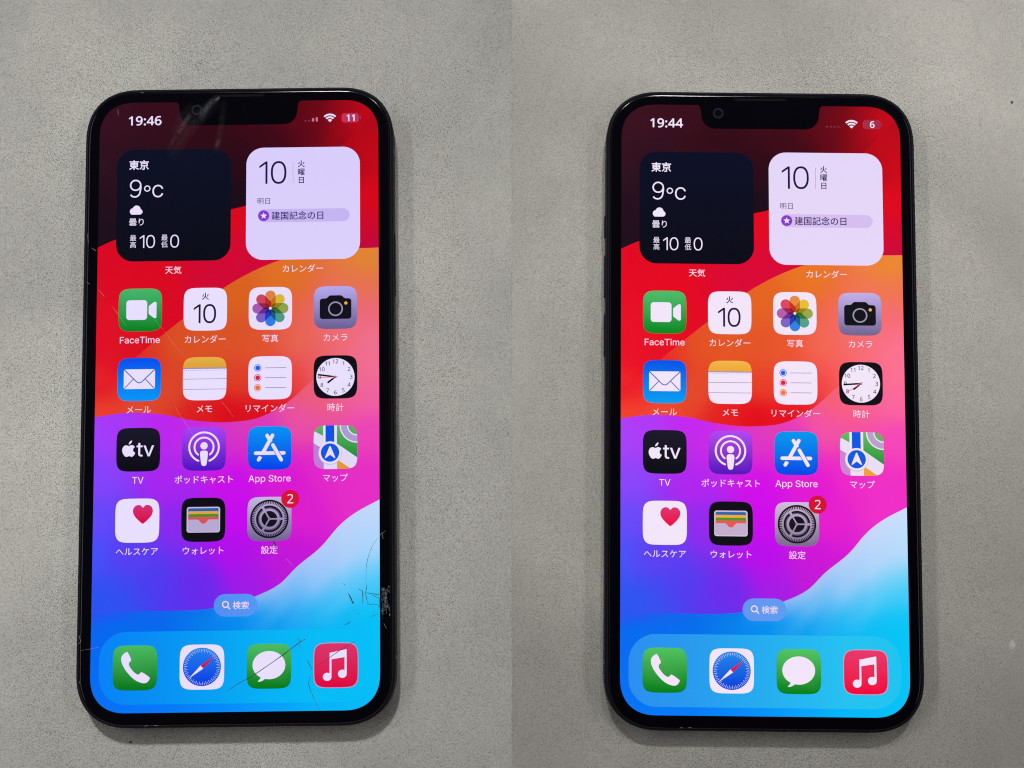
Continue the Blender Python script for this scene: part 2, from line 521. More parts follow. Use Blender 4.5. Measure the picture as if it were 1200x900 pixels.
FIELDS = [
    [(13,24,60,10,30), (0,76,52,10,30), (39,101,40,10,28), (-14,164,32,8,26), (2,201,28,8,25), (136,50,50,2,18), (221,50,62,2,20), (197,88,42,2,18), (197,139,24,5,22), (276,6,95,0,15), (307,10,112,0,16), (294,50,95,0,18), (343,12,168,0,20), (380,38,218,0,24), (99,12,58,6,25), (337,63,150,0,15), (258,76,60,0,18), (385,8,212,0,24), (362,42,208,0,21), (322,80,120,0,17), (345,62,188,0,20), (375,26,214,0,22)],
    [(5,226,205,0,30), (78,250,206,0,28), (185,176,205,0,22), (191,214,200,0,45), (162,250,195,0,50), (209,226,194,0,56), (367,57,180,0,18), (385,76,192,0,18), (378,139,205,0,20), (380,179,195,0,38), (380,207,180,0,62), (2,348,212,5,35), (1,396,220,40,37), (0,438,222,66,40), (44,348,206,10,30), (102,312,205,0,30), (385,14,166,0,20), (362,50,165,0,18), (330,84,132,0,18), (345,66,156,0,18), (375,30,164,0,20), (380,60,176,0,18), (0,404,212,12,35), (40,373,208,8,32), (70,348,206,5,30)],
    [(109,342,205,75,30), (150,348,205,78,32), (192,275,205,92,25), (162,299,205,85,27), (257,238,210,106,30), (377,226,212,125,42), (376,263,215,106,75), (376,299,222,95,118), (381,360,226,105,145), (386,396,228,97,153), (281,348,218,98,78), (222,348,210,78,42), (192,336,205,75,35), (281,384,220,62,58), (198,396,210,58,34), (186,441,204,0,18), (139,438,205,22,25), (104,408,205,68,40), (57,432,212,70,45), (4,432,222,66,40), (233,447,204,0,20), (257,426,208,15,32), (275,402,215,45,50), (298,378,222,92,110), (3,378,216,28,38), (2,348,213,8,35), (328,336,222,100,110), (0,404,212,12,35), (40,373,208,8,32), (70,348,206,50,32), (292,402,221,80,85), (315,383,223,92,110), (340,366,225,98,125), (365,354,226,102,138), (390,345,227,104,146)],
    [(1,467,150,60,250), (2,526,125,62,250), (1,584,95,66,250), (0,630,62,75,250), (22,450,160,48,246), (104,455,176,32,240), (105,538,160,30,240), (112,584,130,35,238), (175,461,200,48,195), (146,467,186,38,225), (193,537,190,5,236), (193,584,188,0,240), (193,629,168,5,236), (142,675,98,36,236), (84,675,74,52,240), (49,630,85,55,242), (222,675,148,22,230), (268,629,186,15,215), (268,537,205,15,212), (280,583,210,25,205), (379,537,216,40,195), (361,560,216,40,200), (380,467,222,60,185), (280,455,220,75,165), (210,455,205,56,180), (380,419,226,92,160), (304,408,223,88,140), (304,384,222,94,118), (384,378,227,102,150), (4,698,38,76,242), (50,698,48,70,240), (107,702,88,42,236), (256,663,178,18,215), (233,490,205,30,205), (315,519,214,35,200), (292,402,221,80,95), (315,383,223,92,112), (340,366,225,98,126), (365,354,226,102,138), (390,345,227,104,146), (0,712,30,80,240), (40,709,38,80,240), (80,706,60,62,240)],
    [(2,704,35,76,241), (2,732,0,95,240), (2,799,0,100,241), (50,723,5,86,236), (108,711,5,100,236), (142,720,0,120,236), (222,714,0,140,240), (268,697,90,165,240), (251,686,120,165,242), (337,606,166,186,248), (291,646,150,180,246), (372,581,172,192,250), (383,640,130,185,248), (314,674,100,180,246), (382,685,40,180,246), (314,719,10,165,243), (382,730,0,180,246), (222,729,0,135,240), (386,797,0,175,246), (30,841,0,105,246), (109,840,0,120,250), (188,840,0,130,250), (267,839,0,150,250), (335,839,0,165,248), (188,703,30,130,238), (0,714,28,81,240), (40,711,34,82,240), (80,710,12,92,238)],
]
_fields = [np.array(F, float) for F in FIELDS]
def field(k, XY):
    F = _fields[k]
    d2 = ((XY[:, None, :] - F[None, :, :2]) ** 2).sum(2) + 800.0
    w = d2 ** -2.0
    c = (w @ F[:, 2:]) / w.sum(1)[:, None]
    return c * 0.85 if k == 0 else c

WAVE = [  # below the last wave: column x, then (points below its crest, colour)
    (0, [(0, 35, 76, 241), (20, 0, 95, 240), (140, 0, 104, 246)]), (100, [(0, 5, 95, 236), (20, 0, 98, 236), (140, 0, 112, 248)]),
    (160, [(0, 0, 112, 236), (15, 0, 118, 236), (140, 0, 125, 250)]), (200, [(0, 62, 142, 240), (25, 0, 130, 238), (150, 0, 135, 250)]),
    (226, [(0, 122, 168, 243), (30, 22, 142, 240), (150, 0, 142, 250)]), (254, [(0, 140, 176, 245), (25, 88, 165, 243), (55, 8, 146, 240), (160, 0, 150, 250)]),
    (300, [(0, 166, 187, 249), (40, 132, 182, 248), (82, 34, 167, 244), (112, 0, 163, 243), (210, 0, 165, 250)]),
    (340, [(0, 178, 196, 251), (50, 160, 193, 250), (98, 78, 182, 248), (134, 5, 172, 245), (250, 0, 170, 248)]),
    (390, [(0, 184, 203, 251), (60, 162, 200, 251), (112, 66, 187, 249), (155, 0, 180, 246), (290, 0, 178, 247)])]
def wave_color(x, y):
    s = max(0.0, y - EDGES[3](x))
    def at(col):
        for a, b in zip(col, col[1:]):
            if s <= b[0]:
                t = (s - a[0]) / (b[0] - a[0]); t = t * t * (3 - 2 * t) * 0.5 + t * 0.5
                return [p + (q - p) * t for p, q in zip(a[1:], b[1:])]
        return list(col[-1][1:])
    for (x0, c0), (x1, c1) in zip(WAVE, WAVE[1:]):
        if x <= x1:
            t = (x - x0) / (x1 - x0)
            return tuple(p + (q - p) * t for p, q in zip(at(c0), at(c1)))
    return tuple(at(WAVE[-1][1]))

def wallpaper_xs():
    xs = set()
    for k in range(15): xs.add(RC * (1 - math.cos(math.pi / 2 * k / 14)))
    xs |= {390.0 - x for x in xs}
    for e, s in ((NX0, 1), (NX1, -1)):
        for d in (-5.01, -4, -3, -2, -1.2, -0.6, -0.2, 0, 1.5, 1.9, 2.6, 3.6, 5, 7, 9, 12, 15, 18, 20.5): xs.add(e + s * d)
    x = 0.0
    while x < 390: xs.add(x); x += 4.0
    out = []
    for v in sorted(xs):
        if not out or v - out[-1] > 0.12: out.append(v)
    return out

def build_wallpaper(parent, tint, z):
    xs = wallpaper_xs(); v = []; f = []; c = []
    for k in range(5):
        pts = []
        rows = (26, 34, 34, 40, 34)[k]
        b = len(v)
        for x in xs:
            t, bt = scr_top(x), scr_bottom(x)
            y0 = t if k == 0 else max(t, min(bt, EDGES[k - 1](x)))
            y1 = bt if k == 4 else max(t, min(bt, EDGES[k](x)))
            y1 = max(y0, y1)
            for r in range(rows + 1):
                y = y0 + (y1 - y0) * r / rows
                v.append(((x - 195) * PT, (422 - y) * PT, 0.0)); pts.append((x, y))
        c.extend(lin(tint(q)) for q in (field(k, np.array(pts)) if k < 4 else [wave_color(*p) for p in pts]))
        for i in range(len(xs) - 1):
            for r in range(rows):
                a = b + i * (rows + 1) + r
                f.append((a, a + 1, a + rows + 2, a + rows + 1))
    me = mesh("screen", v, f, c)
    return link("screen", me, parent, (0, 0, z), (M_SCREEN,))

# ------------------------------------------------------------------ app icons (60 x 60 points each, origin at the middle)
SQ = squircle(30.0)
INK = (28, 16, 62)
def vg(top, bot): return vgrad(-30, bot, 30, top)

def icon_video(A, W, **k):
    A.poly(SQ, vg((70, 182, 108), (0, 128, 28)))
    A.poly(rrect(-19.3, -13.9, 9.5, 13.8, 4.4), W)
    A.poly([(11.6, 4.6), (12.6, 6.2), (18.6, 10.8), (20.6, 11.4), (22.2, 10.4), (22.4, 8.6), (22.4, -9.2), (22.2, -10.8), (20.6, -11.8), (18.6, -11.2), (12.6, -6.6), (11.6, -5.0)], W)

def icon_calendar(A, W, **k):
    A.poly(SQ, W)
    A.text("火", 0, 18.2, 10.6, INK, 0.035, True, 'C', None, True)
    A.thin_digits("10", -16.2, -6.3, 26.4, INK, 0.104)

def icon_photos(A, W, **k):
    A.poly(SQ, W)
    cols = [(216, 132, 62), (216, 182, 52), (142, 162, 72), (78, 152, 138), (44, 122, 232), (118, 92, 198), (168, 88, 174), (206, 66, 92)]
    caps = []
    for i in range(8):
        t = R(90 - 45 * i); d = (math.cos(t), math.sin(t))
        caps.append(capsule((d[0] * 8.2, d[1] * 8.2), (d[0] * 17.8, d[1] * 17.8), 7.2, 10))
        A.poly(caps[-1], cols[i])
    mul = lambda a, b, g: tuple(255 * (a[j] / 255 * b[j] / 255) ** g for j in range(3))
    A.up()
    for i in range(8):
        A.poly(clip(caps[i], caps[(i + 1) % 8]), mul(cols[i], cols[(i + 1) % 8], 0.86))
    for i in range(8):
        A.poly(clip(caps[i], caps[(i + 2) % 8]), mul(mul(cols[i], cols[(i + 2) % 8], 0.9), cols[(i + 1) % 8], 0.9))
    A.poly(circle(0, 0, 1.9, 16), W)

def icon_camera(A, W, **k):
    A.poly(SQ, vg((182, 168, 238), (104, 94, 146)))
    blk = (13, 12, 24)
    A.poly(rrect(-21.7, -16, 22, 12.8, 4), blk)
    A.poly([(-14.5, 12.6), (-11.5, 13.6), (-9, 16.2), (-7, 17.1), (7.4, 17.1), (9.4, 16.2), (11.8, 13.6), (14.8, 12.6)], blk)
    A.ring(0.1, -1.8, 8.3, 10.2, (152, 146, 178))
    A.poly(circle(14.4, 6.1, 2.2, 16), (240, 172, 78))

def icon_mail(A, W, **k):
    A.poly(SQ, vg((0, 76, 236), (0, 150, 246)))
    A.poly(rrect(-21.4, -13.2, 21.6, 14.2, 2.6), W)
    ln = (48, 96, 205)
    A.stroke([(-20.6, 13.4), (-12, 5), (-5.2, -1.8), (-2.6, -4.0), (0, -4.7), (2.6, -4.0), (5.2, -1.8), (12, 5), (20.8, 13.4)], 1.35, ln)
    A.stroke([(-20.3, -12.2), (-8.4, 0.4)], 1.2, ln)
    A.stroke([(20.5, -12.2), (8.4, 0.4)], 1.2, ln)

def icon_notes(A, W, **k):
    A.poly(SQ, W)
    A.poly(clip([(-31, 15.2), (31, 15.2), (31, 31), (-31, 31)], SQ), vgrad(15, (222, 160, 50), 30, (226, 176, 74)))
    A.poly(clip([(-31, 13.6), (31, 13.6), (31, 15.2), (-31, 15.2)], SQ), (150, 140, 185))
    for i in range(22):
        A.poly(circle(-27.5 + i * 2.62, 11.7, 0.55, 8), (140, 130, 180), i == 0)
    for y in (-0.4, -14.6):
        A.poly(clip([(-31, y - 0.45), (31, y - 0.45), (31, y + 0.45), (-31, y + 0.45)], SQ), (160, 150, 190))

def icon_reminders(A, W, **k):
    A.poly(SQ, W)
    for y, c in ((13.9, (22, 92, 240)), (0.2, (214, 22, 72)), (-13.6, (226, 112, 48))):
        A.ring(-17, y, 4.1, 5.0, c, n=24)
        A.poly(circle(-17, y, 3.3, 20), c)
        A.poly(rrect(-6.9, y - 0.5, 22.2, y + 0.5, 0.45, 3), (158, 148, 184))

def icon_clock(A, W, hands=(233, 276, 270), **k):
    A.poly(SQ, (10, 9, 18))
    A.poly(circle(0, 0, 26.3, 60), W)
    for h in range(1, 13):
        t = R(90 - 30 * h)
        A.text(str(h), 21.6 * math.cos(t), 21.6 * math.sin(t), 7.4, (26, 18, 44), 0.02, False, 'C', None, True)
    def hand(deg, r0, r1, w, c):
        t = R(90 - deg); d = (math.cos(t), math.sin(t)); n = (-d[1], d[0])
        A.poly([(d[0] * r0 + n[0] * w * .3, d[1] * r0 + n[1] * w * .3), (d[0] * 5 + n[0] * w, d[1] * 5 + n[1] * w), (d[0] * r1 + n[0] * w, d[1] * r1 + n[1] * w),
                (d[0] * r1 - n[0] * w, d[1] * r1 - n[1] * w), (d[0] * 5 - n[0] * w, d[1] * 5 - n[1] * w), (d[0] * r0 - n[0] * w * .3, d[1] * r0 - n[1] * w * .3)][::-1], c)
    hand(hands[0], 0, 13.6, 1.25, (14, 10, 22))
    hand(hands[1], 0, 24.2, 1.15, (14, 10, 22))
    A.poly(circle(0, 0, 1.7, 14), (70, 30, 40))
    hand(hands[2], -4, 24.5, 0.4, (225, 70, 50))
    A.poly(circle(0, 0, 0.8, 12), (230, 150, 140))

APPLE = [(0.02, 0.86), (0.19, 0.935), (0.34, 0.90), (0.455, 0.785), (0.365, 0.675), (0.33, 0.53), (0.375, 0.39), (0.49, 0.30), (0.42, 0.13), (0.31, 0.005), (0.20, -0.02),
         (0.03, 0.035), (-0.14, -0.02), (-0.27, 0.005), (-0.42, 0.20), (-0.50, 0.45), (-0.475, 0.70), (-0.355, 0.87), (-0.19, 0.92)]
LEAF = [(0.0, 0.985), (0.02, 1.13), (0.11, 1.25), (0.235, 1.31), (0.225, 1.18), (0.13, 1.05)]
def icon_tv(A, W, **k):
    A.poly(SQ, vg((22, 20, 40), (4, 3, 12)))
    s = 17.8
    for P in (APPLE, LEAF):
        A.poly([(-13.0 + x * s, -9.2 + y * 0.94 * s) for x, y in catmull(P, True, 4)][::-1], W)
    A.text("tv", -2.2, -9.1, 27.0, W, 0.012, False, 'L', 23.6)

def icon_podcasts(A, W, **k):
    A.poly(SQ, vg((166, 66, 246), (76, 16, 188)))
    A.ring(0, 2.4, 18.9, 21.5, W, -68, 248, 60, True)
    A.ring(0, 2.4, 11.8, 14.3, W, -52, 232, 48, True)
    A.poly(circle(0, 4.2, 5.0, 28), W)
    A.poly(catmull([(-5.3, -5.6), (-3.6, -2.9), (0, -2.4), (3.6, -2.9), (5.3, -5.6), (4.6, -14.5), (3.6, -20.8), (2.2, -23.0), (0, -23.5), (-2.2, -23.0), (-3.6, -20.8), (-4.6, -14.5)], True, 4), W)

def icon_store(A, W, **k):
    bg = vg((0, 146, 242), (0, 64, 234))
    A.poly(SQ, bg)
    w = 2.45
    A.poly(capsule((-3.7, 17.3), (1.0, 9.2), w), W)
    A.poly(capsule((3.7, 17.3), (-9.6, -6.8), w), W)
    A.poly(capsule((-19.3, -7.0), (19.3, -7.0), w), W)
    A.poly(capsule((-12.9, -12.4), (-15.2, -16.0), w), W)
    A.poly([(-16, -9.6), (-8.6, -9.6), (-11.4, -12.6), (-13, -10.9), (-16, -11)][::-1], bg)
    A.poly(clip(capsule((3.6, 5.4), (15.8, -16.3), w + 0.9), [(-30, -14), (30, -14), (30, 12), (-30, 12)]), bg)
    A.poly(capsule((4.3, 4.0), (15.8, -16.3), w), W)

def icon_maps(A, W, **k):
    A.poly(SQ, tuple(v * 0.97 for v in W))
    gr = vgrad(-16, (20, 140, 50), 30, (96, 180, 100))
    C = lambda p, c: A.poly(clip(p, SQ), c)
    C([(1.8, 31), (1.8, 5), (31, -15.4), (31, 31)], gr)
    C([(-31, 31), (-31, 23.4), (-17, 15.6), (-17, 31)], gr)
    C([(-31, 6.5), (-31, -31), (-16, -31), (-16, -3)], (192, 124, 216))
    C([(2.2, -17.0), (2.2, -31), (23, -31)], (226, 154, 46))
    C(circle(29.8, 29.6, 24, 48), W)
    C(circle(29.8, 29.6, 22.3, 48), (172, 154, 208))
    C(circle(29.8, 29.6, 14, 40), W)
    C(circle(29.8, 29.6, 12.4, 40), (88, 172, 96))
    C([(-16.2, 31), (-16.2, 4), (1.9, 4), (1.9, 31)], W)
    C([(-13.6, 31), (-13.6, 4), (-1.6, 4), (-1.6, 31)], (8, 82, 230))
    A.poly(circle(-7.4, -8.2, 16.0, 40), tuple(v * 0.86 for v in W))
    A.poly(circle(-7.4, -7.4, 15.4, 40), W)
    A.poly(circle(-7.4, -7.4, 12.6, 40), (12, 84, 228))
    A.poly([(-7.4, 1.8), (-6.4, 0.8), (-0.2, -14.4), (-1.2, -15.2), (-7.4, -10.4), (-13.6, -15.2), (-14.6, -14.4), (-8.4, 0.8)][::-1], W)

def icon_health(A, W, **k):
    A.poly(SQ, W)
    H = [(7.5, 17.6), (4.6, 20.5), (1.2, 21.2), (-2.6, 20.0), (-5.4, 16.6), (-6.0, 12.2), (-4.6, 7.6), (-1.0, 2.8), (3.4, -1.4), (7.5, -4.4), (11.6, -1.4), (16.0, 2.8), (19.6, 7.6), (21.0, 12.2), (20.4, 16.6), (17.6, 20.0), (13.8, 21.2), (10.4, 20.5)]
    A.poly(catmull(H, True, 4), vgrad(-4, (224, 0, 60), 21, (204, 48, 116)))

def icon_wallet(A, W, **k):
    A.poly(SQ, (8, 6, 16))
    A.poly(rrect(-22.6, -17.3, 22.7, 17.5, 3.4), (204, 194, 226))
    A.poly(rrect(-21.4, -16.2, 21.5, 16.4, 2.6), (178, 164, 206))
    y = 15.6
    for c in ((32, 96, 178), (222, 162, 64), (78, 138, 44), (216, 82, 84)):
        A.poly(rrect(-20.5, -2, 20.5, y, 1.6, 4), c); y -= 3.9
    fr = (182, 168, 210)
    A.poly([(-20.6, 0.3), (-20.6, -16), (20.6, -16), (20.6, 0.3)], fr)
    A.poly(catmull([(-8.4, 0.5), (-6.2, -0.6), (-4.2, -3.2), (-2.2, -4.9), (0, -5.4), (2.2, -4.9), (4.2, -3.2), (6.2, -0.6), (8.4, 0.5)], False, 3), (216, 82, 84))

def icon_settings(A, W, **k):
    A.poly(SQ, vg((198, 182, 228), (112, 98, 142)))
    dk = (18, 14, 26); lt = vg((190, 176, 216), (122, 108, 150))
    A.poly(circle(0, 0, 26.2, 64), dk)
    A.ring(0, 0, 18.2, 20.4, lt)
    for i in range(60):
        t = R(i * 6); d = (math.cos(t), math.sin(t)); n = (-d[1], d[0])
        A.poly([(d[0] * 20.2 + n[0] * .62, d[1] * 20.2 + n[1] * .62), (d[0] * 20.2 - n[0] * .62, d[1] * 20.2 - n[1] * .62),
                (d[0] * 23.8 - n[0] * .5, d[1] * 23.8 - n[1] * .5), (d[0] * 23.8 + n[0] * .5, d[1] * 23.8 + n[1] * .5)], lt, i == 0)
    A.ring(0, 0, 10.8, 14.0, lt)
    for i in range(72):
        t = R(i * 5); d = (math.cos(t), math.sin(t)); n = (-d[1], d[0])
        A.poly([(d[0] * 13.8 + n[0] * .4, d[1] * 13.8 + n[1] * .4), (d[0] * 13.8 - n[0] * .4, d[1] * 13.8 - n[1] * .4),
                (d[0] * 15.6 - n[0] * .3, d[1] * 15.6 - n[1] * .3), (d[0] * 15.6 + n[0] * .3, d[1] * 15.6 + n[1] * .3)], (120, 108, 150), i == 0)
    for a in (0, 120, 240):
        t = R(a); d = (math.cos(t), math.sin(t))
        A.stroke([(0, 0), (d[0] * 12, d[1] * 12)], 1.9, lt)
        A.stroke([(d[0] * 11, d[1] * 11), (d[0] * 20, d[1] * 20)], 3.2, lt)
    A.poly(circle(0, 0, 2.0, 16), lt)
    A.poly(circle(0, 0, 0.8, 10), dk)

def icon_phone(A, W, **k):
    A.poly(SQ, vg((74, 186, 96), (0, 118, 20)))
    P = [(362, 572), (374, 546), (400, 527), (412, 536), (434, 584), (421, 600), (420, 624), (449, 664), (478, 686), (494, 684), (511, 671), (561, 704), (567, 719), (547, 744), (512, 747), (458, 722), (404, 668), (371, 614)]
    A.poly([((x - 461) / 5.3, (640 - y) / 5.3) for x, y in catmull(P, True, 3)], W)

def icon_compass(A, W, **k):
    A.poly(SQ, W)
    A.poly(circle(0, 0.2, 25.6, 60), vg((34, 134, 238), (0, 50, 224)))
    tk = (172, 196, 246)
    for i in range(60):
        t = R(i * 6 + 3); d = (math.cos(t), math.sin(t)); n = (-d[1], d[0]); r0 = 19.6 if i % 2 else 21.4
        A.poly([(d[0] * r0 + n[0] * .34, d[1] * r0 + n[1] * .34), (d[0] * r0 - n[0] * .34, d[1] * r0 - n[1] * .34),
                (d[0] * 24.2 - n[0] * .34, d[1] * 24.2 - n[1] * .34), (d[0] * 24.2 + n[0] * .34, d[1] * 24.2 + n[1] * .34)], tk, i == 0)
    t = R(40.5); d = (math.cos(t), math.sin(t)); n = (-d[1], d[0])
    A.poly([(n[0] * 2.7, n[1] * 2.7), (-n[0] * 2.7, -n[1] * 2.7), (d[0] * 23.2, d[1] * 23.2)], (206, 22, 66))
    A.poly([(-n[0] * 2.7, -n[1] * 2.7), (n[0] * 2.7, n[1] * 2.7), (-d[0] * 23.2, -d[1] * 23.2)], W)

def icon_messages(A, W, **k):
    A.poly(SQ, vg((76, 188, 100), (0, 120, 22)))
    A.poly(circle(0, 1.4, 22.1, 48, 18.8), W)
    A.poly(catmull([(-14.5, -11.0), (-11.6, -13.6), (-11.6, -16.4), (-14.9, -20.2), (-10.2, -19.9), (-5.2, -16.8), (-4, -14)], True, 4), W)

def icon_music(A, W, **k):
    A.poly(SQ, (226, 128, 178))
    A.poly(squircle(29.2), vg((216, 52, 108), (224, 0, 58)))
    A.poly([(-8.6, 16.6), (-6.6, 15.2), (13.3, 21.3), (14.3, 20.8), (14.3, 11.2), (-6.0, 8.0), (-8.6, 8.0)][::-1], W)
    A.poly([(-8.6, 16.6), (13.4, 21.2), (14.4, 20.4), (14.4, 11.4), (-6.0, 8.0), (-8.6, 8.0)][::-1], W)
    A.poly([(-8.6, 10), (-6.0, 10), (-6.0, -15), (-8.6, -15)][::-1], W)
    A.poly([(11.6, 16), (14.4, 16), (14.4, -11), (11.6, -11)][::-1], W)
    A.poly(circle(-11.8, -15.2, 5.9, 28, 5.4), W)
    A.poly(circle(8.6, -11.4, 5.9, 28, 5.5), W)

GRID = [  # object name, draw function, column, row, caption, is it Japanese
    ("video_call_icon", icon_video, 0, 0, "FaceTime", 0), ("calendar_icon", icon_calendar, 1, 0, "カレンダー", 1),
    ("photos_icon", icon_photos, 2, 0, "写真", 1), ("camera_icon", icon_camera, 3, 0, "カメラ", 1),
    ("mail_icon", icon_mail, 0, 1, "メール", 1), ("notes_icon", icon_notes, 1, 1, "メモ", 1),
    ("reminders_icon", icon_reminders, 2, 1, "リマインダー", 1), ("clock_icon", icon_clock, 3, 1, "時計", 1),
    ("television_icon", icon_tv, 0, 2, "TV", 0), ("podcast_icon", icon_podcasts, 1, 2, "ポッドキャスト", 1),
    ("app_shop_icon", icon_store, 2, 2, "App Store", 0), ("maps_icon", icon_maps, 3, 2, "マップ", 1),
    ("health_icon", icon_health, 0, 3, "ヘルスケア", 1), ("wallet_icon", icon_wallet, 1, 3, "ウォレット", 1),
    ("settings_icon", icon_settings, 2, 3, "設定", 1)]
DOCK = [("telephone_icon", icon_phone), ("compass_icon", icon_compass), ("messages_icon", icon_messages), ("music_icon", icon_music)]

def build_screen(phone, z, P):
    tint, W = P["tint"], P["white"]
    same = lambda c: c
    scr = build_wallpaper(phone, tint, z)
    # -- status bar
    def place(A, name): return A.build(name, scr, 0, 0)
    # every piece of artwork below is drawn in screen points, y down turned to y up
    def T(A, s, x, y, size, c, w=0.0, cjk=False, al='L', width=None): A.text(s, x, -y, size, c, w, cjk, al, width, True)
    A = Art(); T(A, P["time"], 63.3, 26.3, 17.0, W, 0.045, False, 'C', 45.2); place(A, "time_readout")
    A = Art()
    bars = P["bars"]
    for i, h in enumerate(bars):
        x = 288.0 + i * 5.3
        A.poly(rrect(x - 1.5, -30.6, x + 1.5, -30.6 + h, 1.2, 4), (196, 112, 136) if h > 3 else (136, 44, 66))
    place(A, "signal_bars")
    A = Art()
    cx, cy = 322.3, -31.6
    A.poly([(cx, cy)] + [(cx + 4.3 * math.cos(R(a)), cy + 4.3 * math.sin(R(a))) for a in range(45, 136, 15)], W)
    A.ring(cx, cy, 5.9, 8.3, W, 45, 135, 16); A.ring(cx, cy, 9.8, 12.3, W, 45, 135, 18)
    place(A, "wireless_symbol")
    A = Art()
    A.poly(rrect(338.6, -32.4, 363.0, -18.9, 4.2), P["battery_bg"])
    A.poly(clip(rrect(338.6, -32.4, 363.0, -18.9, 4.2), [(338, -34), (338.6 + P["charge"], -34), (338.6 + P["charge"], -18), (338, -18)]), (238, 28, 66))
    A.poly(rrect(364.2, -27.6, 365.6, -23.6, 0.6, 3), P["battery_bg"])
    T(A, P["battery"], 351.3, 25.7, 12.6, W, 0.05, False, 'C')
    place(A, "battery_gauge")
    # -- weather widget
    A = Art()
    A.poly(rrect(25.2, -227.0, 184.4, -67.8, 24, 10), vgrad(-227, P["weather"][1], -68, P["weather"][0]))
    T(A, "東京", 42.2, 89.8, 14.2, W, 0.045, True)
    A.thin_digits("9", 43.3, -123.6, 25.2, W, 0.082); A.ring(67.6, -123.6, 2.9, 4.5, W, n=20)
    T(A, "C", 74.8, 127.4, 24.0, W, 0, False, "L", 15.0)
    for cx, cy, r in ((48.4, -156.0, 4.6), (53.2, -153.2, 5.6), (57.6, -156.6, 3.9)): A.poly(circle(cx, cy, r, 20), W)
    A.poly(rrect(45, -160.6, 59, -155, 2), W)
    T(A, "曇り", 43.0, 171.3, 11.6, W, 0.012, True)
    for s, x, y in (("最", 48.9, 193.8), ("高", 48.9, 203.4), ("最", 92.6, 193.8), ("低", 92.6, 203.4)): T(A, s, x, y, 9.4, W, 0.006, True, 'C')
    A.thin_digits("10", 58.2, -199.0, 18.0, W, 0.095); A.thin_digits("0", 100.6, -199.0, 18.0, W, 0.095)
    place(A, "weather_widget")
    # -- calendar widget
    A = Art()
    A.poly(rrect(205.6, -227.0, 364.2, -67.2, 24, 10), P["panel"])
    A.thin_digits("10", 223.8, -103.0, 32.0, INK, 0.09)
    A.poly([(270.5, -118.8), (271.3, -118.8), (271.3, -88.4), (270.5, -88.4)], (178, 166, 218))
    for s, y in (("火", 91.0), ("曜", 102.6), ("日", 114.4)): T(A, s, 282.4, y, 10.4, INK, 0.03, True, 'C')
    T(A, "明日", 221.4, 143.8, 9.9, (72, 58, 112), 0.0, True)
    A.poly(capsule((231, -164.5), (340.4, -164.5), 9.3, 10), P["chip"])
    A.poly(circle(230.2, -164.5, 7.7, 28), (132, 58, 204))
    star = []
    for i in range(10):
        r = 5.0 if i % 2 == 0 else 2.1; t = R(90 + 36 * i)
        star.append((230.2 + r * math.cos(t), -164.6 + r * math.sin(t)))
    A.poly(star, W)
    T(A, "建国記念の日", 241.2, 164.6, 12.4, (44, 20, 92), 0.022, True, 'L', 71.8)
    place(A, "calendar_widget")
    def caption(s, x, y, jp):
        A = Art(); c = P["caption"]
        if jp: T(A, s, x, y, 11.7, c, 0.008, True, 'C')
        else: T(A, s, x, y, 12.2, c, 0.008, False, 'C', {"FaceTime": 55.0, "App Store": 57.5}.get(s))
        place(A, "caption")
    caption("天気", 105.2, 239.6, 1); caption("カレンダー", 284.8, 239.6, 1)
    # -- app grid
    for name, fn, cx, cy, cap, jp in GRID:
        A = Art(P["icon_tint"]); fn(A, P["white"] if P["icon_tint"] is same else P["icon_white"], hands=P["hands"])
        A.build(name, scr, 60.3 + 89.9 * cx, 295.3 + 96.9 * cy)
        dy = {"FaceTime": 0, "App Store": 1.0}.get(cap, 0)
        caption(cap, 60.3 + 89.9 * cx, 337.2 + 96.9 * cy + dy, jp)
    A = Art(); A.poly(circle(268.4, -559.2, 12.3, 32), (214, 14, 52)); T(A, "2", 268.5, 559.0, 17.0, W, 0, False, 'C')
    A.build("notification_badge", scr, 0, 0, 1.6e-4)
    # -- search pill
    A = Art(); A.poly(capsule((180.4, -702.0), (209.4, -702.0), 15.1, 12), lambda x, y: tuple(a + (b - a) * max(0, min(1, (x - 165) / 60)) for a, b in zip(P["pill"][0], P["pill"][1])))
    A.ring(181.2, -700.8, 3.1, 4.7, P["caption"], n=20); A.stroke([(184.2, -703.8), (187.4, -707.2)], 1.7, P["caption"])
    T(A, "検索", 191.2, 702.0, 11.3, P["caption"], 0.012, True)
    place(A, "search_button")
    # -- dock: columns of colour, left to right
    A = Art()
    dk = P["dock"]
    def dockc(x, y):
        t = max(0.0, min(1.0, (x - 11) / 368)) * (len(dk) - 1); i = min(len(dk) - 2, int(t)); t -= i
        return tuple(a + (b - a) * t for a, b in zip(dk[i], dk[i + 1]))
    O = rrect(11.4, -832.8, 378.4, -735.8, 37, 10)
    for i in range(36):
        a, b = 11.4 + 367 * i / 36, 11.4 + 367 * (i + 1) / 36
        A.poly(clip(O, [(a, -840), (b, -840), (b, -730), (a, -730)]), dockc, i == 0)
    place(A, "dock_tray")
    for i, (name, fn) in enumerate(DOCK):
        A = Art(P["icon_tint"]); fn(A, P["white"] if P["icon_tint"] is same else P["icon_white"])
        A.build(name, scr, 60.0 + 90.2 * i, 784.0, 4e-5)
    return scr

# ------------------------------------------------------------------ the phone itself
PW, PH, PR, PZ = 0.0715, 0.1467, 0.0125, 0.0077

def ring_at(ins, z, w=PW, h=PH, r=PR):
    return [(x, y, z) for x, y in outline(w - 2 * ins, h - 2 * ins, r - ins)]

